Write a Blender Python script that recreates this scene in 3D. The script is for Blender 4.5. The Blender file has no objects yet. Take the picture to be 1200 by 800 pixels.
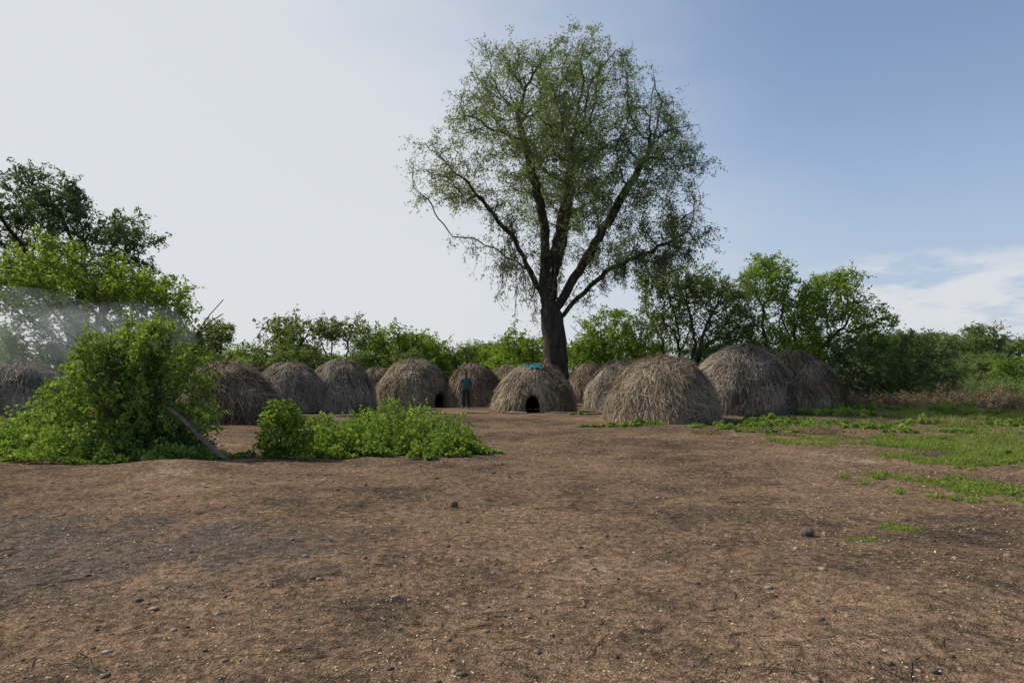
import bpy, bmesh, math, numpy as np
from mathutils import Vector, Matrix, noise as mn
rng=np.random.default_rng(7)
S=bpy.context.scene
S.view_settings.view_transform='Standard'; S.view_settings.look='None'; S.view_settings.exposure=0

# ---------------------------------------------------------------- helpers
def link(o,parent=None):
    S.collection.objects.link(o)
    if parent is not None: o.parent=parent
    return o
def empty(name,loc=(0,0,0)):
    e=bpy.data.objects.new(name,None); e.location=loc; e.empty_display_size=.3
    return link(e)
def npmesh(name,V,F,mat,var=None,smooth=False):
    V=np.asarray(V,dtype=np.float32); F=np.asarray(F,dtype=np.int32); k=F.shape[1]
    m=bpy.data.meshes.new(name)
    m.vertices.add(len(V)); m.vertices.foreach_set('co',V.ravel())
    m.loops.add(F.size); m.loops.foreach_set('vertex_index',F.ravel())
    m.polygons.add(len(F)); m.polygons.foreach_set('loop_start',np.arange(0,F.size,k,dtype=np.int32))
    m.polygons.foreach_set('loop_total',np.full(len(F),k,dtype=np.int32))
    if smooth: m.polygons.foreach_set('use_smooth',np.ones(len(F),dtype=bool))
    m.update(calc_edges=True)
    if var is not None:
        a=m.attributes.new('var','FLOAT','FACE'); a.data.foreach_set('value',np.asarray(var,dtype=np.float32))
    m.materials.append(mat)
    return m
def obj(name,mesh,parent=None,loc=(0,0,0)):
    o=bpy.data.objects.new(name,mesh); o.location=loc
    return link(o,parent)
def unit(a): return a/np.maximum(np.linalg.norm(a,axis=-1,keepdims=True),1e-9)
def rand_unit(n): return unit(rng.normal(size=(n,3)))
def n3d(P,f,seed=0.):
    return np.array([mn.noise(Vector((p[0]*f+seed,p[1]*f-seed,p[2]*f+seed*.5))) for p in P])
def gh(x,y):
    x=np.asarray(x,float);y=np.asarray(y,float)
    near=np.clip(1-(np.hypot(x,y)-20)/30,0,1)
    h=.022*np.sin(1.3*x+.7*y)+.018*np.sin(-.9*x+1.7*y+2)+.010*np.sin(3.1*x+2.2*y)+.008*np.sin(4.7*y-3.3*x+1)+.005*np.sin(9*x+1.3*y)*np.sin(8*y)
    h=h+.12*np.exp(-(((x+6.0)/1.6)**2+((y-11.6)/.6)**2))
    return h*near

# ---------------------------------------------------------------- materials
def newmat(name):
    m=bpy.data.materials.new(name); m.use_nodes=True; nt=m.node_tree; nt.nodes.clear()
    return m,nt,nt.nodes.new('ShaderNodeOutputMaterial')
def ramp(nt,stops):
    r=nt.nodes.new('ShaderNodeValToRGB'); el=r.color_ramp.elements
    while len(el)<len(stops): el.new(.5)
    for e,(p,c) in zip(el,stops): e.position=p; e.color=(*c,1)
    return r
def noise(nt,scale,detail=4,rough=.55,vec=None):
    n=nt.nodes.new('ShaderNodeTexNoise'); n.inputs['Scale'].default_value=scale
    n.inputs['Detail'].default_value=detail; n.inputs['Roughness'].default_value=rough
    if vec is not None: nt.links.new(vec,n.inputs['Vector'])
    return n
def math_(nt,op,a,b=None,c=None,clamp=False):
    n=nt.nodes.new('ShaderNodeMath'); n.operation=op; n.use_clamp=clamp
    for i,v in enumerate((a,b,c)):
        if v is None: continue
        if isinstance(v,(int,float)): n.inputs[i].default_value=v
        else: nt.links.new(v,n.inputs[i])
    return n.outputs[0]
def mixc(nt,f,a,b):
    n=nt.nodes.new('ShaderNodeMix'); n.data_type='RGBA'
    for i,v in ((0,f),(6,a),(7,b)):
        if isinstance(v,(int,float)): n.inputs[i].default_value=v
        elif isinstance(v,tuple): n.inputs[i].default_value=(*v,1)
        else: nt.links.new(v,n.inputs[i])
    return n.outputs[2]
def mapr(nt,v,a,b,c=0,d=1,smooth=True):
    n=nt.nodes.new('ShaderNodeMapRange'); n.interpolation_type='SMOOTHSTEP' if smooth else 'LINEAR'
    nt.links.new(v,n.inputs[0])
    for i,x in zip((1,2,3,4),(a,b,c,d)): n.inputs[i].default_value=x
    return n.outputs[0]
def leafmat(name,dark,mid,light,trans=.4,tboost=1.5):
    m,nt,out=newmat(name)
    at=nt.nodes.new('ShaderNodeAttribute'); at.attribute_name='var'
    r=ramp(nt,[(0,dark),(.5,mid),(1,light)]); nt.links.new(at.outputs['Fac'],r.inputs[0])
    d=nt.nodes.new('ShaderNodeBsdfDiffuse')
    t=nt.nodes.new('ShaderNodeBsdfTranslucent')
    nt.links.new(r.outputs[0],d.inputs['Color'])
    mul=nt.nodes.new('ShaderNodeMix'); mul.data_type='RGBA'; mul.blend_type='MULTIPLY'; mul.inputs[0].default_value=1
    nt.links.new(r.outputs[0],mul.inputs[6]); mul.inputs[7].default_value=(tboost*1.1,tboost,tboost*.5,1)
    nt.links.new(mul.outputs[2],t.inputs[0])
    mx=nt.nodes.new('ShaderNodeMixShader'); mx.inputs[0].default_value=trans
    nt.links.new(d.outputs[0],mx.inputs[1]); nt.links.new(t.outputs[0],mx.inputs[2]); nt.links.new(mx.outputs[0],out.inputs[0])
    return m
def attrmat(name,stops,rough=.9):
    m,nt,out=newmat(name)
    at=nt.nodes.new('ShaderNodeAttribute'); at.attribute_name='var'
    r=ramp(nt,stops); nt.links.new(at.outputs['Fac'],r.inputs[0])
    d=nt.nodes.new('ShaderNodeBsdfPrincipled'); d.inputs['Roughness'].default_value=rough; d.inputs['Specular IOR Level'].default_value=.15
    nt.links.new(r.outputs[0],d.inputs['Base Color']); nt.links.new(d.outputs[0],out.inputs[0])
    return m
def noisemat(name,stops,scale=8,stretch=(1,1,1),rough=.9,bump=.3,dist=.02):
    m,nt,out=newmat(name)
    tc=nt.nodes.new('ShaderNodeTexCoord'); mp=nt.nodes.new('ShaderNodeMapping'); mp.inputs['Scale'].default_value=stretch
    nt.links.new(tc.outputs['Object'],mp.inputs[0])
    n=noise(nt,scale,4,.65,mp.outputs[0]); r=ramp(nt,stops); nt.links.new(n.outputs[0],r.inputs[0])
    d=nt.nodes.new('ShaderNodeBsdfPrincipled'); d.inputs['Roughness'].default_value=rough; d.inputs['Specular IOR Level'].default_value=.2
    nt.links.new(r.outputs[0],d.inputs['Base Color'])
    if bump:
        b=nt.nodes.new('ShaderNodeBump'); b.inputs['Strength'].default_value=bump; b.inputs['Distance'].default_value=dist
        nt.links.new(n.outputs[0],b.inputs['Height']); nt.links.new(b.outputs[0],d.inputs['Normal'])
    nt.links.new(d.outputs[0],out.inputs[0])
    return m
M_acacia=leafmat('acacia_leaves',(.058,.088,.048),(.125,.17,.088),(.23,.285,.145),.46,1.35)
M_bright=leafmat('bright_leaves',(.07,.118,.022),(.15,.235,.045),(.27,.37,.08),.43,1.35)
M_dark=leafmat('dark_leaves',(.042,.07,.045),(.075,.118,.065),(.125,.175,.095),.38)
M_bush=leafmat('bush_leaves',(.055,.10,.022),(.145,.235,.05),(.33,.44,.12),.4,1.35)
M_far=leafmat('far_leaves',(.065,.10,.045),(.13,.18,.07),(.21,.28,.11),.4,1.4)  # lighter, bluer green: distance haze is put into the leaf colour
M_grass=leafmat('grass_blades',(.10,.145,.032),(.165,.23,.052),(.26,.32,.09),.35)
M_dry=leafmat('dry_grass_blades',(.13,.10,.055),(.23,.175,.105),(.36,.29,.18),.25,1.0)
M_bark=noisemat('dark_bark',[(.3,(.018,.015,.013)),(.55,(.05,.041,.034)),(.75,(.105,.088,.072))],5,(1,1,.25),.95,.8,.06)
M_bark2=noisemat('shrub_bark',[(.3,(.05,.04,.03)),(.7,(.16,.125,.095))],12,(1,1,.3),.95,.4,.02)
M_straw=attrmat('thatch_straw',[(0,(.05,.036,.024)),(.3,(.18,.132,.083)),(.65,(.34,.26,.172)),(1,(.56,.46,.32))])
M_straw_dark=attrmat('weathered_thatch_straw',[(0,(.04,.027,.018)),(.3,(.145,.10,.063)),(.65,(.28,.205,.135)),(1,(.50,.39,.27))])
M_straw_grey=attrmat('grey_thatch_straw',[(0,(.048,.037,.028)),(.3,(.17,.132,.095)),(.65,(.32,.255,.185)),(1,(.52,.44,.34))])
M_under=noisemat('thatch_under',[(.3,(.035,.025,.017)),(.7,(.13,.092,.06))],14,(1,1,.3),1,.6,.04)

# ---------------------------------------------------------------- leaves
def leafverts(C,axis,L,W):
    n=len(C); side=unit(np.cross(axis,rand_unit(n)))
    L=np.asarray(L).reshape(-1,1);W=np.asarray(W).reshape(-1,1)
    V=np.stack([C-axis*L*.5,C+side*W*.5-axis*L*.08,C+axis*L*.5,C-side*W*.5-axis*L*.08],1).reshape(-1,3)
    return V,np.arange(4*n).reshape(n,4)
def skeleton(starts,lobes,n_attr,step,infl,kill,iters=140):
    """starts: polylines; a polyline whose first entry is 'attach' grows from the nearest existing node"""
    P=[];par=[]
    for pl in starts:
        att=isinstance(pl[0],str); pl=[np.array(p,float) for p in (pl[1:] if att else pl)]
        if att: prev=int(np.linalg.norm(np.array(P)-pl[0],axis=1).argmin()); pl=pl[1:]
        else: P.append(pl[0]);par.append(-1);prev=len(P)-1;pl=pl[1:]
        for p in pl:
            q=P[prev]; d=np.linalg.norm(p-q); k=max(1,int(d/step))
            for j in range(1,k+1):
                P.append(q+(p-q)*j/k+rng.normal(size=3)*step*.12);par.append(prev);prev=len(P)-1
    w=np.array([l[6] if len(l)>6 else l[3]*l[4]*l[5] for l in lobes]);w=w/w.sum()
    A=[]
    for l,wi in zip(lobes,w):
        k=max(3,int(n_attr*wi)); u=rand_unit(k)*(rng.random((k,1))**.4)
        A.append(np.array(l[:3])+u*np.array(l[3:6]))
    A=np.concatenate(A); A=A[A[:,2]>.1]
    arr=np.array(P)
    D=np.linalg.norm(A[:,None]-arr[None],axis=2); near=D.argmin(1); nd=D.min(1)
    for it in range(iters):
        if len(A)==0: break
        sel=nd<(infl if it>25 else 1e9)
        if not sel.any(): break
        arr=np.array(P)
        idx=near[sel]; dirs=unit(A[sel]-arr[idx])
        u,inv=np.unique(idx,return_inverse=True)
        acc=np.zeros((len(u),3)); np.add.at(acc,inv,dirs)
        acc=unit(acc+rng.normal(size=acc.shape)*.25*np.linalg.norm(acc,axis=1,keepdims=True))
        new=arr[u]+acc*step
        base=len(P)
        for a,b in zip(new,u): P.append(a);par.append(int(b))
        D=np.linalg.norm(A[:,None]-new[None],axis=2); m=D.min(1); am=D.argmin(1)+base
        up=m<nd; nd=np.where(up,m,nd); near=np.where(up,am,near)
        keep=nd>kill
        A=A[keep];nd=nd[keep];near=near[keep]
        if len(P)>14000: break
    return np.array(P),np.array(par)
def radii(P,par,R,r0):
    n=len(P); cnt=np.zeros(n); haschild=np.zeros(n,bool); haschild[par[par>=0]]=True
    cnt[~haschild]=1
    for i in range(n-1,-1,-1):
        if par[i]>=0: cnt[par[i]]+=cnt[i]
    N=cnt.max(); e=math.log(R/r0)/math.log(max(N,2))
    return r0*cnt**e, cnt, ~haschild
def tubes(P,par,r,sides=6):
    idx=np.where(par>=0)[0]; pa=par[idx]
    d=unit(P[idx]-P[pa]); nd=np.zeros((len(P),3)); nd[idx]=d; nd[par<0]=(0,0,1)
    best={}
    for c,p in zip(idx,pa):
        if p not in best or r[c]>r[best[p]]: best[p]=c
    main=np.array([best[p]==c for c,p in zip(idx,pa)])
    sd=np.where(main[:,None],nd[pa],d); sr=np.where(main,r[pa],r[idx]*1.05)
    ref=np.array([.31,.93,.17])
    def ring(c,dr,rad):
        u=unit(np.cross(dr,ref)); v=np.cross(dr,u)
        a=np.arange(sides)*2*np.pi/sides
        return c[:,None]+rad[:,None,None]*(u[:,None]*np.cos(a)[None,:,None]+v[:,None]*np.sin(a)[None,:,None])
    A=ring(P[pa],sd,sr);B=ring(P[idx],d,r[idx])
    V=np.concatenate([A,B],1).reshape(-1,3)
    k=np.arange(sides);k2=(k+1)%sides
    f=np.stack([k,k2,k2+sides,k+sides],1)
    F=(np.arange(len(idx))[:,None,None]*2*sides+f[None]).reshape(-1,4)
    return V,F
def foliage(P,r,rmax,per,spread,L,W,droop=.2,gap=.15,squash=.8):
    T=P[r<=rmax]
    nz=n3d(T,.36/spread,rng.uniform(0,50)); T=T[nz>-gap]; nz=nz[nz>-gap]
    n=len(T)
    cv=rng.normal(size=n)*.10+.5*nz
    cnt=np.clip(per*(.8+1.0*nz),per*.35,per*1.5).astype(int)
    ii=np.repeat(np.arange(n),cnt); C=T[ii].copy(); cvv=cv[ii]
    sd=unit(rand_unit(n*3).reshape(n,3,3)+np.array([0,0,-droop]))
    k=rng.integers(0,3,len(ii))
    S_=sd[ii,k]; t=rng.random(len(ii))[:,None]*spread
    C=C+S_*t*1.6+rng.normal(size=C.shape)*spread*.2*np.array([1,1,squash])
    C[:,2]-= droop*(t[:,0]**2)/spread*.8
    ax=unit(S_*.7+rand_unit(len(C))*.8+np.array([0,0,-droop*.7]))
    sz=rng.uniform(.6,1.35,len(C))
    V,F=leafverts(C,ax,L*sz,W*sz)
    var=np.clip(.5+cvv+rng.normal(size=len(C))*.13,0,1)
    return V,F,var
def tree(name,starts,lobes,R,r0,mat,bark,n_attr=400,step=.4,infl=4,kill=.7,rmax=None,per=20,spread=.5,L=.12,W=.05,droop=.2,gap=.15,sides=6,loc=(0,0,0),flare=None):
    P,par=skeleton(starts,lobes,n_attr,step,infl,kill)
    r,cnt,tips=radii(P,par,R,r0)
    if flare:
        z=P[:,2]; r=np.where((cnt>cnt.max()*.5),r*(1+flare*np.exp(-z/.7)),r)
    V,F=tubes(P,par,r,sides)
    e=empty(name,loc)
    obj('trunk_and_branches',npmesh(name+'_wood',V,F,bark,smooth=True),e)
    V,F,var=foliage(P,r,rmax or r0*2.2,per,spread,L,W,droop,gap)
    ok=V.reshape(-1,4,3)[:,:,2].min(1)>.01
    F=F[ok];var=var[ok]
    obj('foliage',npmesh(name+'_leaves',V,F,mat,var),e)
    return e,P,r

# ---------------------------------------------------------------- ground
def spaced(n,k):
    t=np.linspace(-1,1,n); return np.sinh(k*t)/math.sinh(k)
gx=spaced(360,6.5)*900
gy=spaced(420,6.5)*900+9
X,Y=np.meshgrid(gx,gy); Z=gh(X,Y)
V=np.stack([X,Y,Z],-1).reshape(-1,3); nx=len(gx);ny=len(gy)
i=np.arange(nx-1)[None,:]+np.arange(ny-1)[:,None]*nx
F=np.stack([i,i+1,i+nx+1,i+nx],-1).reshape(-1,4)
m,nt,out=newmat('trodden_earth')
geo=nt.nodes.new('ShaderNodeNewGeometry'); pos=geo.outputs['Position']
n1=noise(nt,.24,3,.6,pos); n2=noise(nt,1.5,5,.7,pos); n3=noise(nt,12,4,.75,pos); n4=noise(nt,75,2,.7,pos)
r1=ramp(nt,[(.36,(.066,.050,.038)),(.44,(.120,.084,.057)),(.51,(.182,.119,.075)),(.58,(.22,.144,.092)),(.68,(.32,.235,.165))])
s=math_(nt,'ADD',math_(nt,'MULTIPLY',n1.outputs[0],.55),math_(nt,'MULTIPLY',n2.outputs[0],.45)); nt.links.new(s,r1.inputs[0])
fine=mapr(nt,n3.outputs[0],.3,.7,.55,1.4); fine2=mapr(nt,n4.outputs[0],.3,.7,.5,1.5)
mul=math_(nt,'MULTIPLY',fine,fine2)
vm=nt.nodes.new('ShaderNodeVectorMath'); vm.operation='SCALE'; nt.links.new(r1.outputs[0],vm.inputs[0]); nt.links.new(mul,vm.inputs['Scale'])
sp=nt.nodes.new('ShaderNodeSeparateXYZ'); nt.links.new(pos,sp.inputs[0])
dx=math_(nt,'MULTIPLY',math_(nt,'ADD',sp.outputs[0],5.0),.33); dy=math_(nt,'MULTIPLY',math_(nt,'ADD',sp.outputs[1],-6.4),.75)
dd=math_(nt,'ADD',math_(nt,'MULTIPLY',dx,dx),math_(nt,'MULTIPLY',dy,dy))
dd=math_(nt,'ADD',dd,math_(nt,'MULTIPLY',math_(nt,'SUBTRACT',n2.outputs[0],.5),7))
damp=mapr(nt,dd,2.2,.1,0,.65)
dv=nt.nodes.new('ShaderNodeVectorMath'); dv.operation='SCALE'; dv.inputs[0].default_value=(.118,.097,.079); nt.links.new(mul,dv.inputs['Scale'])
c1=mixc(nt,damp,vm.outputs[0],dv.outputs[0])
far=mapr(nt,sp.outputs[1],33,48)
rt=mapr(nt,math_(nt,'ADD',sp.outputs[0],math_(nt,'MULTIPLY',n2.outputs[0],6)),12.,18.)
gy_=math_(nt,'MULTIPLY',rt,mapr(nt,n2.outputs[0],.44,.58,.0,.65))
gf=math_(nt,'MAXIMUM',far,gy_)
c2=mixc(nt,gf,c1,(.12,.145,.055))
d=nt.nodes.new('ShaderNodeBsdfDiffuse')
nt.links.new(c2,d.inputs['Color'])
b=nt.nodes.new('ShaderNodeBump'); b.inputs['Strength'].default_value=1; b.inputs['Distance'].default_value=.045
hh=math_(nt,'ADD',math_(nt,'MULTIPLY',n3.outputs[0],1.0),math_(nt,'MULTIPLY',n4.outputs[0],.3)); nt.links.new(hh,b.inputs['Height'])
nt.links.new(b.outputs[0],d.inputs['Normal']); nt.links.new(d.outputs[0],out.inputs[0])
obj('ground',npmesh('ground',V,F,m,smooth=True))

# ---------------------------------------------------------------- litter, stones, twigs
def gpts(n,y0,y1,pw=1.):
    y=y0+(y1-y0)*rng.random(n)**pw; x=rng.uniform(-1,1,n)*(y*.8+.5)
    return x,y
def pebbles(name,x,y,size,mat):
    bm=bmesh.new(); bmesh.ops.create_icosphere(bm,subdivisions=1,radius=1)
    bv=np.array([v.co[:] for v in bm.verts]); bf=np.array([[v.index for v in f.verts] for f in bm.faces]); bm.free()
    n=len(x); sc=size[:,None,None]*rng.uniform(.6,1.2,(n,1,3))*np.array([1.1,1.1,.5])
    jit=1+rng.normal(size=(n,len(bv),1))*.16
    V=bv[None]*jit*sc; V[:,:,0]+=x[:,None];V[:,:,1]+=y[:,None];V[:,:,2]+=(gh(x,y)+size*.1)[:,None]
    F=(bf[None]+np.arange(n)[:,None,None]*len(bv)).reshape(-1,3)
    return obj(name,npmesh(name,V.reshape(-1,3),F,mat,np.repeat(rng.random(n),len(bf)),smooth=False))
M_clod=attrmat('soil_clods',[(0,(.08,.058,.042)),(.6,(.19,.132,.09)),(1,(.34,.27,.2))])
M_lit=attrmat('leaf_litter',[(0,(.10,.07,.04)),(.4,(.32,.23,.11)),(.75,(.56,.45,.2)),(1,(.78,.70,.45))])
n=10000; x,y=gpts(n,2.8,17,1.5); pebbles('soil_clods',x,y,rng.uniform(.002,.0068,n)*(1+rng.random(n)**10*4)*(1+y*.04),M_clod)
n=42000; x,y=gpts(n,2.8,21,1.2)
lp=np.stack([x,y,np.zeros(n)],1); dens=.45+1.3*n3d(lp,.35,4.)+.8*n3d(lp,1.3,8.)+.2*(x>-1); k=rng.random(n)<np.clip(dens,.08,1); x=x[k];y=y[k];n=len(x)
ax=unit(rng.normal(size=(n,3))*np.array([1,1,.2]))
C=np.stack([x,y,gh(x,y)+.010],1); side=unit(np.cross(ax,np.array([0,0,1.])+rng.normal(size=(n,3))*.25))
L=(rng.uniform(.006,.021,n)*(1+y*.06))[:,None];W=L*rng.uniform(.3,.55,(n,1))
V=np.stack([C-ax*L*.5,C+side*W*.5,C+ax*L*.5,C-side*W*.5],1).reshape(-1,3)
obj('leaf_litter',npmesh('leaf_litter',V,np.arange(4*n).reshape(n,4),M_lit,rng.random(n)**1.15))
def sticks(name,segs,mat,parent=None):
    Ps=[];pr=[];rr=[]
    for pts,rad in segs:
        for j,p in enumerate(pts):
            Ps.append(p);pr.append(-1 if j==0 else len(Ps)-2);rr.append(rad*(1-.5*j/len(pts)))
    V,F=tubes(np.array(Ps,float),np.array(pr),np.array(rr),5)
    return obj(name,npmesh(name,V,F,mat,smooth=True),parent)
for nm,mt,cnt_ in (('fallen_twigs',M_bark2,1400),('pale_straw_litter',M_dry,1300)):
    segs=[]
    for q in range(cnt_):
        yy=2.9+17*rng.random()**1.3; xx=rng.uniform(-1,1)*(yy*.8); a=rng.uniform(0,6.28); Lg=rng.uniform(.03,.2)*(1 if rng.random()>.08 else 2.5)
        pts=[];cx,cy=xx,yy
        for j in range(4):
            pts.append((cx,cy,float(gh(cx,cy))+.006+rng.uniform(0,.008)));a+=rng.normal()*.35;cx+=math.cos(a)*Lg/3;cy+=math.sin(a)*Lg/3
        segs.append((pts,rng.uniform(.0015,.0045)*(1+yy*.04)*(1 if mt is M_bark2 else .7)))
    sticks(nm,segs,mt)
M_stone=noisemat('grey_stone',[(.3,(.06,.048,.04)),(.7,(.17,.135,.11))],25,(1,1,1),.85,.5,.01)
def rock(name,x,y,s,sc=(1,.8,.75)):
    bm=bmesh.new(); bmesh.ops.create_icosphere(bm,subdivisions=3,radius=1)
    ph=rng.uniform(0,6,6)
    for v in bm.verts:
        c=v.co; f=1+.1*math.sin(2.3*c.x+ph[0])+.09*math.sin(2.9*c.y+ph[1])+.07*math.sin(3.7*c.z+ph[2]+c.x*2)+.03*math.sin(8*c.x+ph[3])
        v.co=Vector((c.x*sc[0],c.y*sc[1],c.z*sc[2]))*f*s
    me=bpy.data.meshes.new(name); bm.to_mesh(me); bm.free(); me.materials.append(M_stone)
    for p in me.polygons: p.use_smooth=True
    return obj(name,me,None,(x,y,float(gh(x,y))+s*sc[2]*.6))
rock('stone',3.0,6.95,.068); rock('stone',-.73,8.6,.055,(1,.6,.9)); rock('stone',-5.1,13.2,.09,(1.2,.8,.6))
rock('stone',-1.15,10.5,.03); rock('stone',5.4,6.0,.03); rock('stone',2.35,3.8,.025); rock('stone',-.3,10.9,.035)
rock('stone',-6.1,13.0,.05); rock('stone',6.9,9.0,.05); rock('stone',-2.4,9.4,.03)

# ---------------------------------------------------------------- thatched huts
def hut(x,y,R,H,door=None,bands=0,tone=0.,N=13000,pw=.97,shag=1.05,mat=None):
    e=empty('thatched_hut',(x,y,float(gh(x,y)))); a,b_,c_=rng.uniform(0,6.28,3)
    lx,ly=rng.normal(size=2)*.06
    R*=1.03
    def prof(th,ph,off=0.):
        f=1+.035*np.sin(2*th+a)+.025*np.sin(3*th+b_)+.018*np.sin(7*th+c_)+.012*np.sin(13*th+a+4*ph)
        g=1+.03*np.sin(4*ph+th*2+a)+.024*np.sin(9*ph+c_+3*np.sin(th*3))
        rr=R*f*g*np.maximum(np.cos(ph),0)**pw+off*np.cos(ph)
        z=H*np.sin(ph)**1.0*(1+.015*np.sin(5*th+b_))+off*np.sin(ph)
        return np.stack([rr*np.cos(th)+lx*z,rr*np.sin(th)+ly*z,z],-1)
    dw,dh=.30,.68
    def indoor(Pt,ww=1.):
        if door is None: return np.zeros(Pt.shape[:-1],bool)
        t=np.array([-math.sin(door),math.cos(door)]);nn=np.array([math.cos(door),math.sin(door)])
        s_=Pt[...,:2]@t; o=Pt[...,:2]@nn
        return (o>R*.3)&(np.abs(s_)<dw*ww)&(Pt[...,2]<dh*ww*np.sqrt(np.clip(1-(s_/(dw*ww))**2,0,1))**.7)
    nt_,np_=140,44
    th=np.linspace(0,2*np.pi,nt_,endpoint=False); ph=np.linspace(0,np.pi/2*.995,np_)
    T,Ph=np.meshgrid(th,ph); V=prof(T,Ph,-.03).reshape(-1,3); V+=rng.normal(size=V.shape)*.008
    i=np.arange(nt_);F=[]
    for j in range(np_-1): F.append(np.stack([j*nt_+i,j*nt_+(i+1)%nt_,(j+1)*nt_+(i+1)%nt_,(j+1)*nt_+i],1))
    F=np.concatenate(F); cen=V[F].mean(1); F=F[~indoor(cen)]
    obj('frame_shell',npmesh('hut_shell',V,F,M_under,smooth=True),e)
    n=N; nb=n//12
    def samp(k):
        p=np.arcsin(np.clip(rng.random(k),0,1))*.98; p=np.where(rng.random(k)<.25,rng.uniform(0,.5,k),p); return p
    bph=samp(nb); bth=rng.uniform(0,2*np.pi,nb); bsk=rng.normal(size=nb)*.22*shag; boff=rng.exponential(.017*shag,nb); bton=rng.normal(size=nb)*.17
    bi=rng.integers(0,nb,n)
    ph=np.clip(bph[bi]+rng.normal(size=n)*.07,0,1.55); th=bth[bi]+rng.normal(size=n)*.06/np.maximum(np.cos(ph),.2)
    Ls=rng.uniform(.10,.42,n)/R; sk=bsk[bi]+rng.normal(size=n)*.2*shag
    wild=rng.random(n)<.08*shag; sk=np.where(wild,rng.normal(size=n)*1.6,sk)
    ph2=np.maximum(ph-Ls*np.where(wild,.5,1),0); dth=(ph-ph2)*sk/np.maximum(np.cos(ph),.35)
    o0=rng.uniform(0,.03,n)+boff[bi];o2=o0+rng.exponential(.03*shag,n)*np.where(wild,2.2,1)
    A=prof(th,ph,o0);B=prof(th+dth*.5,(ph+ph2)/2,(o0+o2)/2+.006);C=prof(th+dth,ph2,o2)
    C[:,2]=np.maximum(C[:,2],.0)
    nrm=unit(B*np.array([1,1,R/H])); side=unit(np.cross(C-A,nrm)+rng.normal(size=A.shape)*.002)
    w=rng.uniform(.0035,.010,n)[:,None]
    V=np.stack([A-side*w,A+side*w,B-side*w,B+side*w,C-side*w*.6,C+side*w*.6],1)
    keep=~(indoor(B)|indoor(C)|indoor(A))
    V=V[keep]; n=len(V); thk=th[keep];phk=ph[keep];bk=bi[keep]
    q=np.arange(n)[:,None]*6
    F=np.concatenate([q+np.array([[0,1,3,2]]),q+np.array([[2,3,5,4]])])
    cl=.09*np.sin(thk*5+a+3*phk)+.09*np.sin(phk*9+b_+2*np.sin(thk*2))+bton[bk]
    v=np.clip(.48+tone+cl+rng.normal(size=n)*.2,0,1); v=np.concatenate([v,v])
    obj('thatch',npmesh('hut_thatch',V.reshape(-1,3),F,mat or M_straw,v),e)
    segs=[]
    for k in range(bands):
        p0=.18+.9*k/max(bands,1)
        for rep in range(2):
            t0=rng.uniform(0,6.28);t1=t0+5.6
            tt=np.linspace(t0,t1,46); pp=prof(tt,np.full(46,p0)+.025*np.sin(tt*2+k)+rng.normal(size=46)*.01,.06)
            ins=indoor(pp,1.15); run=[]
            for p_,f_ in zip(pp,ins):
                if f_:
                    if len(run)>1: segs.append((run,.012))
                    run=[]
                else: run.append(tuple(p_))
            if len(run)>1: segs.append((run,.012))
    for k in range(8):
        t0=rng.uniform(0,6.28);p1=rng.uniform(.8,1.5);p0=p1-rng.uniform(.3,1.0)
        pp=prof(np.linspace(t0,t0+rng.normal()*.6,7),np.linspace(p1,max(p0,.05),7),.07)
        if not indoor(pp,1.1).any(): segs.append(([tuple(p_) for p_ in pp],.012))
    for k in range(5):
        t0=rng.uniform(0,6.28); A_=prof(np.array([t0]),np.array([1.25]),.02)[0]; dd_=np.array([math.cos(t0)*.3,math.sin(t0)*.3,rng.uniform(.02,.16)])
        segs.append(([tuple(A_-dd_*.5),tuple(A_+dd_*.5),tuple(A_+dd_)],.01))
    if segs: sticks('binding_poles',segs,M_bark2,e)
    if door is not None:
        tt=np.linspace(-math.pi/2,math.pi/2,17); arc=[]
        for k in tt:
            s_=dw*1.05*math.sin(k); z=dh*1.05*max(math.cos(k),0)**.7
            ph0=math.asin(min(z/H,1)); rad=float(np.hypot(*prof(np.array([door]),np.array([ph0]),.03)[0,:2]))
            o=math.sqrt(max(rad*rad-s_*s_,0))+.03
            arc.append((math.cos(door)*o-math.sin(door)*s_,math.sin(door)*o+math.cos(door)*s_,z))
        sticks('doorway_arch',[(arc,.045)],M_under,e)
    return e,prof
hut(-19.4,27,1.8,2.05,mat=M_straw_grey)
hut(-9.5,23.1,1.55,1.97,tone=-.06,shag=1.6,N=15000,mat=M_straw_dark)
hut(-9.2,28.4,1.45,2.0,mat=M_straw_grey)
hut(-7.5,29.5,1.5,2.17,bands=1,mat=M_straw_grey)
hut(-7.5,38,1.3,1.9,tone=-.05,mat=M_straw_dark)
hut(-4.85,33.7,1.8,2.3,door=math.radians(-42),bands=4,tone=.03)
hut(-1.9,33.4,1.4,2.05,bands=1,tone=-.03,mat=M_straw_dark)
hut(-.1,38.5,1.5,2.0)
h8,prof8=hut(.9,29.0,1.6,1.98,door=math.radians(-93),bands=1)
hut(4.1,37,1.25,2.15,mat=M_straw_dark)
hut(4.95,31.6,1.5,2.15,bands=1,mat=M_straw_grey)
hut(5.2,23.4,1.92,2.22,tone=-.02,N=24000,pw=1.04,shag=1.3)
hut(9.2,28,2.12,2.66,bands=3,N=20000,mat=M_straw_grey)
hut(13.9,33.3,2.05,2.7,bands=3,tone=-.03,N=17000,mat=M_straw_dark)
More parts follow.
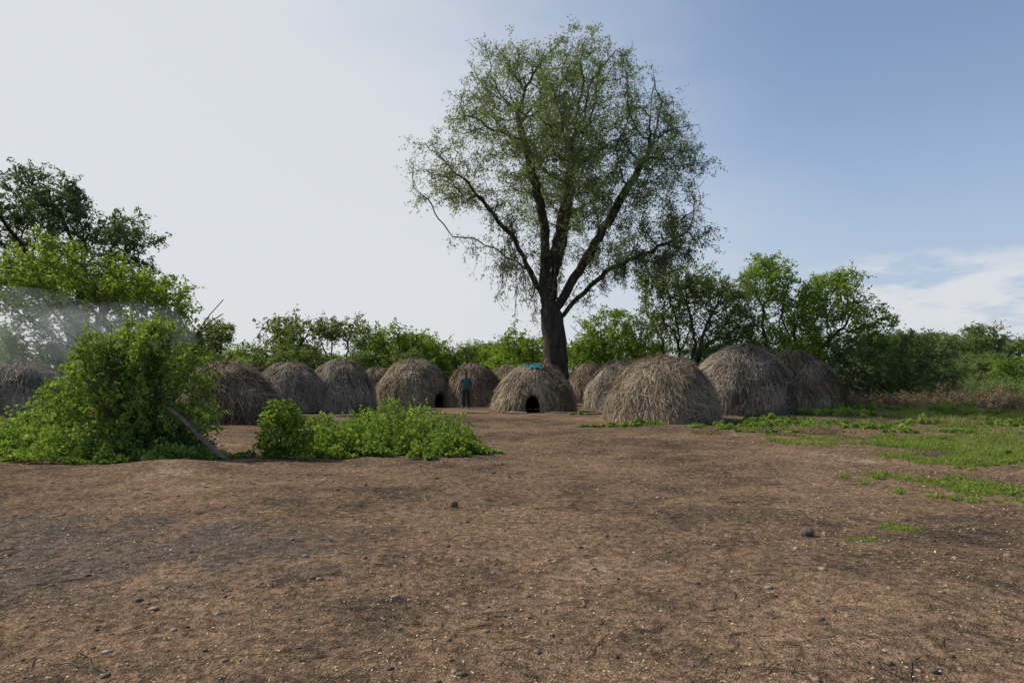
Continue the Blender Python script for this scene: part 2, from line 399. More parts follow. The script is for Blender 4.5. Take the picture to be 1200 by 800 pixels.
def cloth(name,parent,col,th,ph,w,l,prof):
    nn=14; T=np.linspace(-w,w,nn);Q=np.linspace(-l,l,nn); tt,qq=np.meshgrid(th+T,ph+Q)
    tt=tt+.1*np.sin(qq*30);V=prof(tt,qq,.085).reshape(-1,3); V[:,2]+=.03*np.sin(tt.ravel()*22)*np.sin(qq.ravel()*40); V+=rng.normal(size=V.shape)*.008
    i=np.arange(nn-1)[None,:]+np.arange(nn-1)[:,None]*nn; F=np.stack([i,i+1,i+nn+1,i+nn],-1).reshape(-1,4)
    m=noisemat(name+'_fabric',[(.3,tuple(c*.6 for c in col)),(.7,col)],9,(1,1,1),.9,.3,.02)
    obj(name,npmesh(name,V,F,m,smooth=True),parent)
cloth('teal_cloth',h8,(.02,.20,.20),-1.6,1.17,.42,.12,prof8)
cloth('brown_cloth',h8,(.22,.10,.05),-.95,1.22,.35,.09,prof8)
cloth('green_cloth',h8,(.03,.15,.12),-2.4,1.25,.4,.08,prof8)

# ---------------------------------------------------------------- big acacia
st=[[(2.35,34,-.1),(2.25,34,1.9),(2.1,34,3.6),(1.85,34,4.9)],
 ['attach',(1.85,34,4.9),(1.6,33.8,6.6),(1.6,33.7,8.6),(1.0,33.4,11.2),(.4,33.2,13.6)],
 ['attach',(1.85,34,4.9),(2.3,34.3,7.5),(2.9,34.4,10.5),(3.0,34.4,13.4)],
 ['attach',(2.0,34,4.3),(1.2,34.2,6.0),(.2,34.4,8.2),(-1.4,34.6,10.3)],
 ['attach',(1.95,34,4.5),(3.5,33.8,7.0),(5.0,33.7,9.4),(6.5,33.9,12.0)],
 ['attach',(2.1,34,3.9),(3.3,34.2,5.4),(4.8,34.2,6.7),(6.6,34,7.5),(8.4,34,8.4)],
 ['attach',(1.6,33.8,6.6),(2.2,32.2,8.6),(2.7,30.6,10.6)],
 ['attach',(2.0,34.2,6.0),(2.6,36,8.0),(3.2,37.6,10.5)],
 ['attach',(1.0,34.2,6.6),(-.6,34.0,7.6),(-2.0,34.2,8.3),(-2.9,34.2,8.4)]]
lob=[(2.76,34,16.5,2.7,3.0,2.2),(-.3,33,15.8,2.1,2.4,2.0),(-3.3,34.5,12.0,2.2,2.6,1.9),(-1.2,32.5,13.8,2.2,2.4,2.0),
 (1.7,34,13.2,3.2,4.5,2.6),(6.2,34.5,14.6,2.7,3.0,2.3),(8.2,34,12.1,2.0,2.6,2.2),(8.3,34,8.8,1.9,2.4,1.9),(5.1,33.5,11.2,2.8,4,2.4),
 (-.9,34.5,10.3,2.1,2.2,1.2),(5.8,34,7.6,2.6,2.6,1.1),(2.5,29.8,12.2,3.0,2.2,2.6),(3.0,38.4,12.2,3.4,2.4,3.0),(3.6,31.5,15.2,2.2,2,1.8),(.2,33.6,7.4,1.1,1.4,1.7),(-4.6,34.5,10.8,1.1,1.5,1.0)]
acacia,P,r=tree('acacia_tree',st,lob,.60,.014,M_acacia,M_bark,n_attr=2900,step=.38,infl=3.2,kill=.6,rmax=.045,per=100,spread=.55,L=.14,W=.044,droop=.3,gap=.18,sides=8,flare=.3)
segs=[]
for k in range(9):
    a=k*.7+rng.uniform(0,.4); rr=.36
    pts=[]
    for j in range(11):
        z=-.05+j*.5; aa=a+.12*math.sin(j*.9+k); ro=rr*(1+.5*math.exp(-z/.6))+.05*math.sin(j*1.3+k)
        pts.append((2.35-.09*z+ro*math.cos(aa),34+ro*math.sin(aa),z))
    segs.append((pts,rng.uniform(.13,.22)))
sticks('fused_stems',segs,M_bark,acacia)
segs=[];hp=[]
low=P[(P[:,2]<9.8)&(P[:,2]>5.2)&(P[:,0]>-3)&(P[:,0]<9)]
for k in range(420):
    p=low[rng.integers(len(low))]; Lh=rng.uniform(.4,2.3); pts=[];x_,y_,z_=p
    if p[0]>2.6: Lh*=.5
    for j in range(5): pts.append((x_+rng.normal()*.1,y_+rng.normal()*.1,z_-Lh*j/4))
    if pts[-1][2]>2.6: segs.append((pts,rng.uniform(.008,.016))); hp+=pts[1:]
sticks('hanging_twigs',segs,M_bark2,acacia)
hp=np.array(hp); V,F,v=foliage(hp,np.zeros(len(hp)),1,15,.22,.14,.04,.6,.12)
obj('hanging_foliage',npmesh('acacia_hanging',V,F,M_acacia,v),acacia)

# ---------------------------------------------------------------- other trees
def stems(x,y,n,spread,h):
    o=[]
    for k in range(n):
        a=rng.uniform(0,6.28); d_=rng.uniform(.3,1)*spread
        o.append([(x+.15*math.cos(a),y+.15*math.sin(a),-.05),(x+d_*.5*math.cos(a),y+d_*.5*math.sin(a),h*.5),(x+d_*math.cos(a),y+d_*math.sin(a),h)])
    return o
tree('broadleaf_tree',stems(-23.5,37,3,1.5,4),[(-25.6,37,11.2,2.2,2.5,1.7),(-20.8,37,9.0,1.6,2,1.4),(-23.2,37,9.2,2.2,2.5,1.5),(-28,37,9.4,2.5,2.5,2.3),(-24,37,6.2,3.5,2.5,2),(-21,37,6.5,2,2,1.5)],.35,.013,M_dark,M_bark,n_attr=1000,step=.4,infl=3,kill=.58,rmax=.05,per=75,spread=.5,L=.22,W=.085,droop=.1,gap=.25)
tree('shrubby_tree',stems(-18.6,31.5,5,2.2,2.2),[(-20.6,31,6.6,1.6,2,1.4),(-18.2,31.5,5.7,1.8,2,1.3),(-16.2,31.5,5.0,1.5,1.8,1.4),(-22.9,31,5.6,2.1,2,1.7),(-18.5,32,3.2,4,2,1.8),(-15.8,31,2.9,1.3,1.5,1.4),(-23,31,2.6,2.5,2,1.6)],.2,.011,M_bright,M_bark2,n_attr=1600,step=.33,infl=3,kill=.48,rmax=.04,per=64,spread=.43,L=.17,W=.075,droop=.1,gap=.26)
sticks('bare_branches',[([(-14.6,30,2.6),(-13.9,29.9,3.2),(-13.2,29.8,3.6+.5*k),(-12.6,29.8,4.0+.55*k+rng.normal()*.1)],.03) for k in (-1.2,-.6,0,.5,1.1)]+[([(-13.9,29.9,3.2),(-13.4,30.2,3.3),(-12.7,30.1,3.1)],.025)],M_bark)
tree('green_thicket',stems(5.6,41,5,1.5,1.5),[(5.7,41,3.6,2.3,2,2.2),(4.4,41,2.8,1.5,1.6,1.9),(7.4,41,3.2,1.8,1.6,2.2)],.14,.012,M_bright,M_bark2,n_attr=800,step=.3,infl=3,kill=.46,rmax=.042,per=58,spread=.43,L=.19,W=.075,gap=.22)
tree('multistemmed_tree',stems(9.8,39,6,2.0,3.0),[(8.6,39,6.6,1.9,2,1.3),(10.8,39,6.4,1.9,2,1.5),(12.6,39,5.4,1.6,2,1.9),(9.0,39.6,4.6,2.6,2,1.1),(11.5,40,3.2,2.4,1.5,1.6),(13.2,39.5,3.4,1.6,1.5,1.6)],.17,.012,M_far,M_bark,n_attr=1300,step=.32,infl=3,kill=.48,rmax=.04,per=64,spread=.48,L=.19,W=.07,droop=.3,gap=.18)
tree('multistemmed_tree',stems(16.2,39.5,6,2.5,2.0),[(14.6,39.5,7.2,1.5,1.8,1.5),(17.0,39.5,5.9,1.9,1.8,1.3),(19.0,39.5,6.4,1.6,1.8,1.5),(16.2,39,3.6,3.5,1.8,2.2),(20.4,39.5,4.2,1.9,1.6,2.2)],.2,.012,M_bright,M_bark,n_attr=1800,step=.32,infl=3,kill=.48,rmax=.04,per=64,spread=.48,L=.19,W=.072,droop=.25,gap=.22)
tree('green_thicket',stems(21,38,5,1.5,1.0),[(19.5,38,2.0,2.5,1.6,1.9),(22.6,38,2.0,2.5,1.6,2.0)],.1,.012,M_far,M_bark2,n_attr=800,step=.3,infl=3,kill=.46,rmax=.045,per=56,spread=.4,L=.19,W=.075,gap=.25)
def dead(base,n,h):
    segs=[]
    for k in range(n):
        a=rng.uniform(0,6.28); p=np.array(base,float); d_=np.array([math.cos(a)*.5,math.sin(a)*.3,1.]); pts=[tuple(p)]
        for j in range(6):
            d_=unit(d_+rng.normal(size=3)*.25+np.array([.1*math.cos(a),0,-.05])); p=p+d_*h/6; pts.append(tuple(p))
            if j>1:
                q=p.copy(); e_=unit(d_+rng.normal(size=3)*.8); segs.append(([tuple(q),tuple(q+e_*h*.12),tuple(q+e_*h*.2+np.array([0,0,.1]))],.014))
        segs.append((pts,.05))
    return segs
sticks('dead_tree',dead((10.6,37.2,0),5,4.2),M_bark); sticks('dead_tree',dead((18.6,36.8,0),4,3.6),M_bark2); sticks('dead_shrub',dead((13.4,36.6,0),4,3.4),M_bark2)

belt=empty('distant_trees')
protos=[]
for k in range(4):
    h=5.0+k*.5
    lobs=[(rng.uniform(-1.6,1.6),rng.uniform(-1.5,1.5),rng.uniform(.5,.85)*h,rng.uniform(1,1.7),rng.uniform(1,1.7),rng.uniform(.7,1.2)) for q in range(5)]+[(0,0,1.8,2.3,2,1.6)]
    P_,par_=skeleton(stems(0,0,4,1.2,1.8),lobs,560,.4,3,.53); r_,_,_=radii(P_,par_,.13,.014)
    V,F=tubes(P_,par_,r_,5); w=npmesh('belt_wood',V,F,M_bark,smooth=True)
    V,F,v=foliage(P_,r_,.05,54,.52,.25,.10,.1,.2); l=npmesh('belt_leaves',V,F,M_far if k!=1 else M_bright,v)
    protos.append((w,l,h))
def place(k,x,y,s,rot,sz=1.):
    for me,nm in ((protos[k][0],'branches'),(protos[k][1],'foliage')):
        o=bpy.data.objects.new(nm,me); o.location=(x,y,-.05); o.rotation_euler=(0,0,rot); o.scale=(s,s,s*sz); link(o,belt)
for X_,d_,hgt in [(-20.2,42,5.0),(-20,45,5.8),(-19.7,50,4.4),(-16.2,46,5.8),(-16.1,52,4.1),(-12.5,48,6.2),(-10.5,50,5.0),(-7.9,48,5.8),(-5.9,50,5.2),(-3.9,52,4.3),(-.7,55,4.5),(.9,48,5.4),(2.5,50,4.1),(-16,38,3.2),(-21,40,3.6),(5.6,50,4.1),(-3,60,3.5),(-18.7,50,3.5),(-10.4,45,3.5),(-13.5,42,3.6),(-6.8,46,3.6)]:
    k=int(rng.integers(4)); s=hgt/(protos[k][2]*1.06)
    place(k,X_,d_,max(s,.66),rng.uniform(0,6.28),min(1,s/.66) if s<.66 else 1)
for q in range(120):
    d_=rng.uniform(58,120); X_=rng.uniform(-.95,.95)*d_; k=int(rng.integers(4)); hs=rng.uniform(.55,.95)
    if X_/d_>.5: hs*=.85
    place(k,X_,d_,hs*1.15,rng.uniform(0,6.28),.8)
for q in range(26):
    X_=rng.uniform(70,115);place(int(rng.integers(4)),X_,rng.uniform(120,135),1.7+.5*rng.random(),rng.uniform(0,6.28),.85)

def mound(x,y,rx,ry,h,n,L,W):
    nc=max(6,n//60); a=rng.uniform(0,6.28,nc);q=np.sqrt(rng.random(nc)); cx=x+rx*q*np.cos(a);cy=y+ry*q*np.sin(a); hc=h*(1-q**2*.75)*rng.uniform(.35,1.2,nc)
    i=rng.integers(0,nc,n); sp=max(h*.28,.11)
    u=rand_unit(n)*(rng.random((n,1))**.4)
    C=np.stack([cx[i],cy[i],hc[i]*.55],1)+u*np.stack([np.full(n,sp),np.full(n,sp),hc[i]*.5],1)
    g=gh(C[:,0],C[:,1]); C[:,2]=np.maximum(C[:,2],rng.uniform(.01,.06,n))+g
    ax=unit(rand_unit(n)+np.array([0,0,.3])); s=rng.uniform(.6,1.3,n)
    V,F=leafverts(C,ax,L*s,W*s); V[:,2]=np.maximum(V[:,2],.004+gh(V[:,0],V[:,1]))
    v=np.clip(.5+(rng.normal(size=nc)*.17)[i]+rng.normal(size=n)*.13,0,1)
    return V,F,v
def mounds(name,lst,mat,L,W,parent=None):
    Vs=[];Fs=[];vs=[];o=0
    for t in lst:
        V,F,v=mound(*t,L,W); Vs.append(V);Fs.append(F+o);vs.append(v);o+=len(V)
    return obj(name,npmesh(name,np.concatenate(Vs),np.concatenate(Fs),mat,np.concatenate(vs)),parent)
mounds('scrub_vegetation',[(rng.uniform(19,46),rng.uniform(38,56),2.5,2,rng.uniform(.8,1.7),2200) for q in range(34)],M_far,.2,.08)
mounds('dark_undergrowth',[(rng.uniform(-34,-13),rng.uniform(32,36),2.4,1.5,rng.uniform(1.6,3.2),3000) for q in range(13)]+[(x_,42,2.2,1.5,2.4,2000) for x_ in (8,10,12,14,16,18,20)],M_dark,.2,.08)
mounds('bright_scrub',[(rng.uniform(22,40),rng.uniform(34,44),2,1.5,rng.uniform(.5,1.3),1500) for q in range(12)],M_bright,.17,.07)
mounds('dry_brush_heap',[(16+q*.9,33+rng.uniform(-1.5,3),1.3,1,rng.uniform(.3,.95),1500) for q in range(13)]+[(rng.uniform(20,36),rng.uniform(27,40),1.6,1.2,rng.uniform(.6,1.5),1300) for q in range(20)],M_dry,.28,.025)
segs=[]
for q in range(90):
    x_=rng.uniform(15,27);y_=rng.uniform(31,36);a=rng.uniform(0,6.28);L_=rng.uniform(.4,1.6)
    p0=np.array([x_,y_,rng.uniform(.02,.3)]);dv_=np.array([math.cos(a),math.sin(a),rng.uniform(0,.6)])*L_
    segs.append(([tuple(p0),tuple(p0+dv_*.5+rng.normal(size=3)*.05),tuple(p0+dv_)],.025))
sticks('brush_pile_branches',segs,M_bark2)

# ---------------------------------------------------------------- foreground bush
bl=[(-7.96,13.4,1.7,.75,.8,.6),(-6.95,13.4,1.75,.65,.7,.5),(-6.3,13.5,1.4,.5,.6,.5),(-8.6,13.6,1.2,.7,.7,.55),(-7.5,13.2,.85,.95,.8,.6),(-6.6,13.4,.7,.65,.6,.5),(-9.3,14,.9,.6,.7,.5),(-7.5,13.5,2.05,.45,.6,.3),(-6.1,13.7,.85,.35,.4,.4)]
bst=stems(-7.4,13.6,7,.9,1.0)
for k in range(46):
    a=rng.uniform(0,6.28); q=rng.uniform(.2,1.0); bx,by=-7.5+1.1*q*math.cos(a),13.5+.8*q*math.sin(a); tz=2.65-.9*q*q*rng.uniform(.6,1.3); tz=max(tz,.8)
    bst.append([(bx*.5-3.75,by*.5+6.75,.8),(bx,by,tz*.75),(bx+.25*math.cos(a)*q,by+.2*math.sin(a)*q,tz),(bx+(.5+rng.uniform(0,.25))*math.cos(a)*q,by+.4*math.sin(a)*q,tz+rng.uniform(-.15,.18))])
bush,Pb,rb=tree('leafy_bush',bst,bl,.045,.0045,M_bush,M_bark2,n_attr=1700,step=.14,infl=2,kill=.19,rmax=.016,per=40,spread=.13,L=.068,W=.038,droop=.3,gap=.22,sides=5)
mounds('trailing_creeper',[(-7.6,13.0,2.2,.7,.5,8000)],M_bush,.06,.042,bush)
mounds('inner_foliage',[(-7.5,13.8,1.2,.6,1.7,6000)],M_dark,.09,.05,bush)  # darker leaf colour stands in for the shade inside the bush
tree('small_leafy_shrub',stems(-4.4,13.1,4,.2,.4),[(-4.4,13.1,.80,.36,.32,.36),(-4.2,13.1,.42,.45,.35,.3),(-4.6,13.1,.35,.42,.35,.28)],.02,.003,M_bright,M_bark2,n_attr=460,step=.08,infl=2,kill=.12,rmax=.01,per=32,spread=.11,L=.07,W=.045,gap=.4,sides=5)
M_log=noisemat('weathered_log',[(.3,(.07,.053,.042)),(.7,(.24,.19,.145))],10,(1,1,1),.9,.5,.02)
lg=[(-6.5,12.9,.98),(-6.2,12.9,.74),(-5.9,12.85,.47),(-5.65,12.8,.25),(-5.35,12.75,.04)]
sticks('fallen_log',[(lg[::-1],.06),([(-5.95,12.85,.5),(-5.8,12.75,.62),(-5.68,12.7,.66)],.025)],M_log)

# ---------------------------------------------------------------- weeds and grass
mounds('weed_patch',[(-2.9,14.6,1.9,1.5,.62,10000),(-3.9,13.8,1.0,1.0,.58,3500),(-1.4,13.6,.9,.8,.42,3300),(-2.6,16.5,1.7,1.2,1.0,6000),(-.7,13.9,.5,.3,.16,600),(-4.9,13.3,.5,.3,.15,600)],M_bright,.085,.052)
segs=[];sp_=[]
for k in range(110):
    a=rng.uniform(0,6.28);q=math.sqrt(rng.random()); x_=-2.7+1.8*q*math.cos(a);y_=14.9+1.4*q*math.sin(a);h_=rng.uniform(.5,1.1)*(1-.35*q)
    pts=[(x_+rng.normal()*.03*j,y_+rng.normal()*.03*j,h_*j/4) for j in range(5)]; segs.append((pts,.006)); sp_+=pts[2:]
sticks('weed_stalks',segs,M_bark2); sp_=np.array(sp_); V,F,v=foliage(sp_,np.zeros(len(sp_)),1,16,.1,.08,.045,.2,1.0)
obj('weed_shoots',npmesh('weed_shoots',V,F,M_bush,v))
mounds('weed_patch',[(-10.2,15.0,1.6,1.2,.6,6000),(-11.5,17,2,1.4,1.0,5000),(-10.5,12.9,1.8,.35,.12,1800),(-7,21,1.2,.5,.35,1500),(-5.5,20.5,1.2,.6,.35,1800),(-4.6,24.5,1.5,.5,.4,1500)],M_bush,.085,.05)
mounds('weed_patch',[(3.6,21.0,.9,.4,.24,1300),(2.3,20.8,.5,.3,.14,450),(7.6,20.8,1.9,1.5,.24,3200),(9,22.5,1.6,1,.3,2200),(6,20.4,.8,.4,.16,600),(12.0,25.5,1.8,1.2,.35,1700),(15.5,30,2,1.2,.4,1800),(19,30,2.5,1.5,.5,1800),(17.5,27,1.5,1,.5,1300),(10,27,1,.5,.3,500),(22,27,2,1.3,.7,2200),(15.5,21,1.2,.7,.3,900),(7.0,18.6,.9,.4,.12,500),(10.5,19.5,1.1,.6,.2,800),(-1.7,18.5,.6,.3,.15,350),(-3.8,27,1.2,.4,.25,700),(2.6,26.2,.7,.3,.15,300)]+[(rng.uniform(9,20),rng.uniform(13,28),rng.uniform(.3,.9),rng.uniform(.2,.6),rng.uniform(.12,.38),350) for q in range(26)],M_bush,.1,.045)
mounds('weed_patch',[(6.0,9.9,1.1,1.2,.07,1500),(8.6,12.5,1.4,1.4,.09,1500)],M_grass,.045,.022)
def grass(name,patches,mat,h,w=.008):
    Vs=[];vs=[]
    for (x,y,rx,ry,n,hm,*bias) in patches:
        a=rng.uniform(0,6.28,n);q=np.sqrt(rng.random(n)); gx_=x+rx*q*np.cos(a);gy_2=y+ry*q*np.sin(a)
        pz=np.stack([gx_,gy_2,np.zeros(n)],1)
        nz=1.5*n3d(pz,.5,3.)+1.5*n3d(pz,1.7,9.)+.7*n3d(pz,5,2.)-(q**3)*.9+.2+(bias[0] if bias else 0)
        k=rng.random(n)<np.clip(nz*1.7,.02,1); gx_=gx_[k];gy_2=gy_2[k];m_=len(gx_);nzk=np.clip(nz[k],0,1.2)
        B=np.stack([gx_,gy_2,gh(gx_,gy_2)-.005],1); up=unit(rng.normal(size=(m_,3))*np.array([.8,.8,0])+np.array([0,0,1]))
        hh_=(h*hm*rng.uniform(.4,1.4,m_)*(.5+.9*nzk))[:,None]; s_=unit(rng.normal(size=(m_,3))*np.array([1,1,.1]))*w*(1+y*.05)
        Vs.append(np.stack([B-s_,B+s_,B+up*hh_],1)); vs.append(np.clip(.35+.3*nzk+rng.normal(size=m_)*.2,0,1))
    V=np.concatenate(Vs).reshape(-1,3)
    return obj(name,npmesh(name,V,np.arange(len(V)).reshape(-1,3),mat,np.concatenate(vs)))
grass('grass',[(6.05,9.9,1.15,1.35,26000,.45,.55),(6.4,8.7,.7,.4,2500,.35,.4),(7.8,9.4,1.1,.9,6000,.45,.1),(11.0,14.2,3.4,4.4,80000,.8,.12),(8.6,13.2,1.6,1.8,16000,.6,.2),(9.0,16.5,2.8,2.6,24000,.8),(13,18,3.5,3.5,24000,.95),(18,26,7,8,50000,1.4),(26,34,12,10,26000,1.8),(7.6,20.6,2.2,2,16000,.9),(3.4,6.8,.25,.2,1500,.35),(4.2,7.4,.25,.25,1200,.35),(2.2,16,.5,.4,700,.5),(12,21,3,2.4,16000,.95),(-10.5,13.3,2.2,.8,8000,.7),(3.4,21,1.4,.5,4000,.8)],M_grass,.1,.008)
grass('dry_grass',[(8,18.7,2.1,1.2,14000,.8,.2),(5.6,18.5,.9,.7,2500,.5),(13,23,4,3,16000,1),(20,31,8,5,18000,1.8),(6,15,3,2,1500,.4),(14,15,4,5,16000,.8),(24,25,5,4,12000,3.2),(7,10,2,2,4000,.4),(11,13,3,4,12000,.7)],M_dry,.12)
M_pole=noisemat('pale_wood',[(.3,(.2,.16,.12)),(.7,(.42,.36,.29))],10,(1,1,1),.85,.3,.01)
def pole(a,b,r_=.04,name='wooden_pole',mat=None):
    a=np.array(a,float);b=np.array(b,float); sticks(name,[([tuple(a+(b-a)*t+rng.normal(size=3)*.008) for t in np.linspace(0,1,5)],r_)],mat or M_pole)
pole((-.2,27.0,.06),(.55,26.8,.06),.05); pole((1.3,26.7,.05),(2.6,27.1,.05),.04); pole((2.7,26.6,.05),(3.9,26.9,.04),.05)
pole((-2.2,27.4,.05),(-.9,26.8,.05),.045,mat=M_log); pole((-3.6,24,.05),(-2.3,24.3,.05),.04,mat=M_log)
pole((-2.35,14.0,.2),(-2.75,14.2,1.2),.014,mat=M_log); pole((-4.5,29,.05),(-3.2,29.5,.05),.05,mat=M_log)
pole((-6.6,25.2,.05),(-5.3,25.6,.05),.05,mat=M_log)

# ---------------------------------------------------------------- drifting smoke in the left trees (thin real volume)
m,nt,out=newmat('thin_smoke'); vs_=nt.nodes.new('ShaderNodeVolumeScatter'); vs_.inputs['Color'].default_value=(.86,.92,1,1); vs_.inputs['Density'].default_value=.026; vs_.inputs['Anisotropy'].default_value=.3
nt.links.new(vs_.outputs[0],out.inputs['Volume'])
smk=empty('smoke_haze')
for kk,(cx,cy,cz,rx,ry,rz) in enumerate([(-18.5,28.5,2.4,5.0,3.2,1.9),(-15.8,27.5,3.2,3.2,2.4,1.3),(-20.5,29.0,3.9,3.6,2.6,1.3)]):
    bm=bmesh.new(); bmesh.ops.create_icosphere(bm,subdivisions=4,radius=1)
    for v in bm.verts:
        c=v.co; f=1+.22*mn.noise(c*1.2+Vector((kk*3,0,0)))
        v.co=Vector((c.x*rx*f,c.y*ry*f,c.z*rz*f))
    me=bpy.data.meshes.new('smoke'); bm.to_mesh(me); bm.free(); me.materials.append(m); obj('smoke_puff',me,smk,(cx,cy,cz))

# ---------------------------------------------------------------- person
M_skin=noisemat('dark_skin',[(.3,(.045,.025,.017)),(.7,(.075,.042,.028))],6,(1,1,1),.5,0)
M_shirt=noisemat('teal_shirt',[(.3,(.025,.085,.09)),(.7,(.045,.14,.15))],7,(1,1,1),.9,.3,.01)
M_trs=noisemat('dark_trousers',[(.3,(.015,.017,.025)),(.7,(.035,.037,.05))],7,(1,1,1),.9,.3,.01)
M_hair=noisemat('black_hair',[(.3,(.008,.007,.006)),(.7,(.02,.017,.015))],60,(1,1,1),.9,.5,.005)
M_eye=noisemat('eye_white',[(.3,(.6,.58,.55)),(.7,(.7,.68,.65))],3,(1,1,1),.3,0)
def skinned(name,pts,edges,rad,mat,parent,root=0,sub=2):
    me=bpy.data.meshes.new(name); me.from_pydata(pts,edges,[]); me.materials.append(mat)
    o=obj(name,me,parent)
    o.modifiers.new('skin','SKIN')
    if not me.skin_vertices: me.skin_vertices.new()
    for i_,v_ in enumerate(me.skin_vertices[0].data):
        q=rad[i_]; v_.radius=(q if isinstance(q,tuple) else (q,q)); v_.use_root=(i_==root)
    o.modifiers['skin'].use_smooth_shade=True
    s_=o.modifiers.new('sub','SUBSURF'); s_.levels=sub; s_.render_levels=sub
    return o
pe=empty('standing_person',(-2.1,31.2,float(gh(-2.1,31.2))))
bp=[(0,0,.88),(0,0,1.05),(0,-.005,1.22),(0,0,1.34),(0,-.01,1.42),(0,-.02,1.5),
    (.17,0,1.33),(.23,-.02,1.08),(.17,-.16,.93),(.12,-.22,.93),
    (-.17,0,1.33),(-.24,.01,1.07),(-.25,-.05,.83),(-.25,-.06,.78),
    (.09,0,.82),(.11,-.02,.46),(.11,.02,.09),(.12,-.08,.035),(.13,-.15,.03),
    (-.09,0,.82),(-.12,-.02,.46),(-.13,.02,.09),(-.15,-.08,.035),(-.16,-.15,.03)]
be=[(0,1),(1,2),(2,3),(3,4),(4,5),(3,6),(6,7),(7,8),(8,9),(3,10),(10,11),(11,12),(12,13),(0,14),(14,15),(15,16),(16,17),(17,18),(0,19),(19,20),(20,21),(21,22),(22,23)]
br=[(.14,.1),(.12,.09),(.14,.1),(.11,.08),.055,.055,.055,.042,.03,.028,.055,.042,.03,.028,.085,.058,.04,.035,.025,.085,.058,.04,.035,.025]
skinned('body',bp,be,br,M_skin,pe)
skinned('shirt',[(0,0,.85),(0,0,1.05),(0,-.005,1.22),(0,0,1.345),(.17,0,1.335),(.215,-.01,1.16),(-.17,0,1.335),(-.22,.005,1.16)],[(0,1),(1,2),(2,3),(3,4),(4,5),(3,6),(6,7)],[(.165,.125),(.145,.115),(.165,.122),(.125,.095),.075,.065,.075,.065],M_shirt,pe)
skinned('trousers',[(0,0,.9),(.09,0,.8),(.11,-.02,.46),(.11,.02,.13),(-.09,0,.8),(-.12,-.02,.46),(-.13,.02,.13)],[(0,1),(1,2),(2,3),(0,4),(4,5),(5,6)],[(.15,.115),.105,.08,.07,.105,.08,.07],M_trs,pe)
for sx,hx,hy,hz,dirv in ((1,.10,-.25,.93,(-.8,-.6,0)),(-1,-.25,-.065,.76,(0,-.12,-1))):
    dv=Vector(dirv).normalized(); sd=Vector((0,.3,1)).cross(dv).normalized() if sx>0 else Vector((0,1,0))
    up_=dv.cross(sd).normalized()
    wr=Vector((hx,hy,hz)); pts=[tuple(wr),tuple(wr+dv*.08)];ed=[(0,1)];rd=[(.022,.022),(.034,.018)]
    skinned('palm',pts,ed,rd,M_skin,pe)
    for fi,(off,ln) in enumerate(((-.028,.065),(-.009,.075),(.009,.07),(.027,.055))):
        b0=wr+dv*.07+sd*off
        skinned('finger_%d'%(fi+1),[tuple(b0),tuple(b0+dv*ln*.5+up_*.006),tuple(b0+dv*ln*.85+up_*.022)],[(0,1),(1,2)],[.009,.008,.0065],M_skin,pe,sub=1)
    b0=wr+dv*.02-sd*.02
    skinned('thumb',[tuple(b0),tuple(b0-sd*.03+dv*.025),tuple(b0-sd*.035+dv*.055)],[(0,1),(1,2)],[.011,.01,.008],M_skin,pe,sub=1)
def ball(name,mat,loc,sc,fn=None,seg=24):
    bm=bmesh.new(); bmesh.ops.create_uvsphere(bm,u_segments=seg,v_segments=seg//2+4,radius=1)
    for v in bm.verts:
        c=v.co.copy()
        if fn: c=fn(c)
        v.co=Vector((c.x*sc[0],c.y*sc[1],c.z*sc[2]))
    me=bpy.data.meshes.new(name);bm.to_mesh(me);bm.free();me.materials.append(mat)
    for p in me.polygons:p.use_smooth=True
    return obj(name,me,pe,loc)
def headf(c):
    x_,y_,z_=c
    if z_<0: x_*=1+.28*z_; y_=y_*(1+.1*z_)
    if y_<0:
        g=math.exp(-((x_/.13)**2)-(((z_+.16)/.2)**2)); y_-=.2*g
        y_+=.07*(math.exp(-(((abs(x_)-.38)/.16)**2)-((z_-.03)/.12)**2))
        y_-=.06*math.exp(-(x_/.3)**2-((z_+.5)/.07)**2)
    return Vector((x_,y_,z_))
hz=1.60
ball('head',M_skin,(0,-.02,hz),(.075,.095,.115),headf,36)
ball('hair',M_hair,(0,-.008,hz+.022),(.081,.098,.104),lambda c:c if not (c.y<-.35 and c.z<.45) and c.z>-.5 else c*.85)
for s_ in (1,-1):
    ball('ear',M_skin,(s_*.076,-.01,hz-.005),(.012,.022,.032),None,12)
    ball('eye',M_eye,(s_*.029,-.101,hz+.004),(.011,.008,.007),None,10)
    ball('pupil',M_hair,(s_*.029,-.108,hz+.004),(.005,.003,.005),None,8)
ball('lips',M_trs,(0,-.112,hz-.058),(.022,.007,.007),None,10)

# ---------------------------------------------------------------- light and sky
AZ=math.radians(-68); EL=math.radians(42)
sd_=Vector((math.sin(AZ)*math.cos(EL),math.cos(AZ)*math.cos(EL),math.sin(EL)))
sun=bpy.data.lights.new('sun','SUN'); sun.energy=5.0; sun.angle=math.radians(.6); sun.color=(1,.95,.87)
so=bpy.data.objects.new('sun',sun); so.rotation_euler=(-sd_).to_track_quat('-Z','Y').to_euler(); so.location=(-20,0,30); link(so)
w=bpy.data.worlds.new('World'); S.world=w; w.use_nodes=True; nt=w.node_tree; nt.nodes.clear()
out=nt.nodes.new('ShaderNodeOutputWorld'); bg=nt.nodes.new('ShaderNodeBackground'); bg.inputs['Strength'].default_value=.14
sky=nt.nodes.new('ShaderNodeTexSky'); sky.sky_type='NISHITA'; sky.sun_disc=False; sky.sun_elevation=EL; sky.sun_rotation=AZ; sky.air_density=1.; sky.dust_density=1.0; sky.ozone_density=1.5
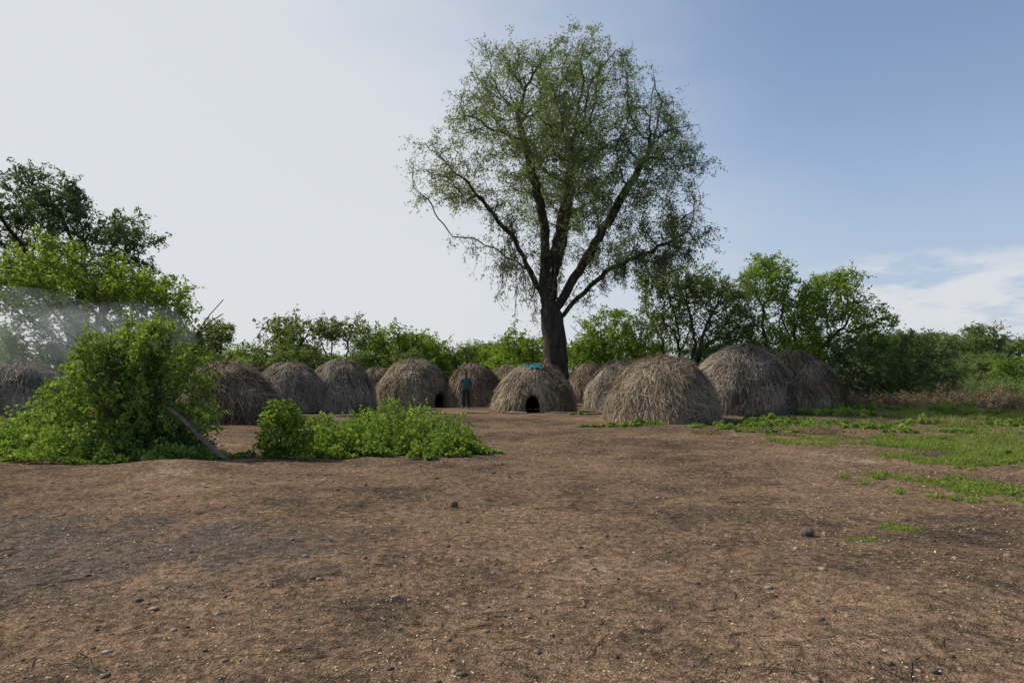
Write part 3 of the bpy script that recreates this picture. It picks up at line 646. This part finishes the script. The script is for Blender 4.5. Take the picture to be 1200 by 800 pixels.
tc=nt.nodes.new('ShaderNodeTexCoord'); g=tc.outputs['Generated']
def dot(v):
    n=nt.nodes.new('ShaderNodeVectorMath'); n.operation='DOT_PRODUCT'; nt.links.new(g,n.inputs[0]); n.inputs[1].default_value=v; return n.outputs['Value']
sp=nt.nodes.new('ShaderNodeSeparateXYZ'); nt.links.new(g,sp.inputs[0])
mp=nt.nodes.new('ShaderNodeMapping'); mp.inputs['Scale'].default_value=(1.2,1.2,3.0); nt.links.new(g,mp.inputs[0])
nz=noise(nt,1.6,4,.6,mp.outputs[0])
t=math_(nt,'ADD',dot((-.8,.6,0)),math_(nt,'MULTIPLY',math_(nt,'SUBTRACT',nz.outputs[0],.5),.35))
t=math_(nt,'SUBTRACT',t,math_(nt,'MULTIPLY',sp.outputs[2],.25))
veil=mapr(nt,t,.10,.68,0,.92)
mp2=nt.nodes.new('ShaderNodeMapping'); mp2.inputs['Scale'].default_value=(1,1,3.4); nt.links.new(g,mp2.inputs[0])
nc=noise(nt,9,5,.6,mp2.outputs[0])
cm=math_(nt,'MULTIPLY',mapr(nt,dot(tuple(Vector((.60,.80,0)).normalized())),.94,.988),math_(nt,'MULTIPLY',mapr(nt,sp.outputs[2],.02,.06),mapr(nt,sp.outputs[2],.18,.11)))
cl=math_(nt,'MULTIPLY',mapr(nt,math_(nt,'ADD',nc.outputs[0],math_(nt,'MULTIPLY',cm,.22)),.56,.74,0,.8),cm)
hz_=mapr(nt,sp.outputs[2],.42,0,.13,.72)
c=mixc(nt,hz_,sky.outputs[0],(3.3,3.85,5.0))
c=mixc(nt,veil,c,(5.2,5.35,5.5))
c=mixc(nt,cl,c,(5.4,5.45,5.6))
nt.links.new(c,bg.inputs[0]); nt.links.new(bg.outputs[0],out.inputs[0])

# ---------------------------------------------------------------- camera
cam=bpy.data.cameras.new('camera'); cam.lens=24; cam.sensor_width=36; cam.shift_y=.03; cam.clip_end=3000
co=bpy.data.objects.new('camera',cam); co.location=(0,0,1.65); co.rotation_euler=(math.radians(90),0,0); link(co); S.camera=co
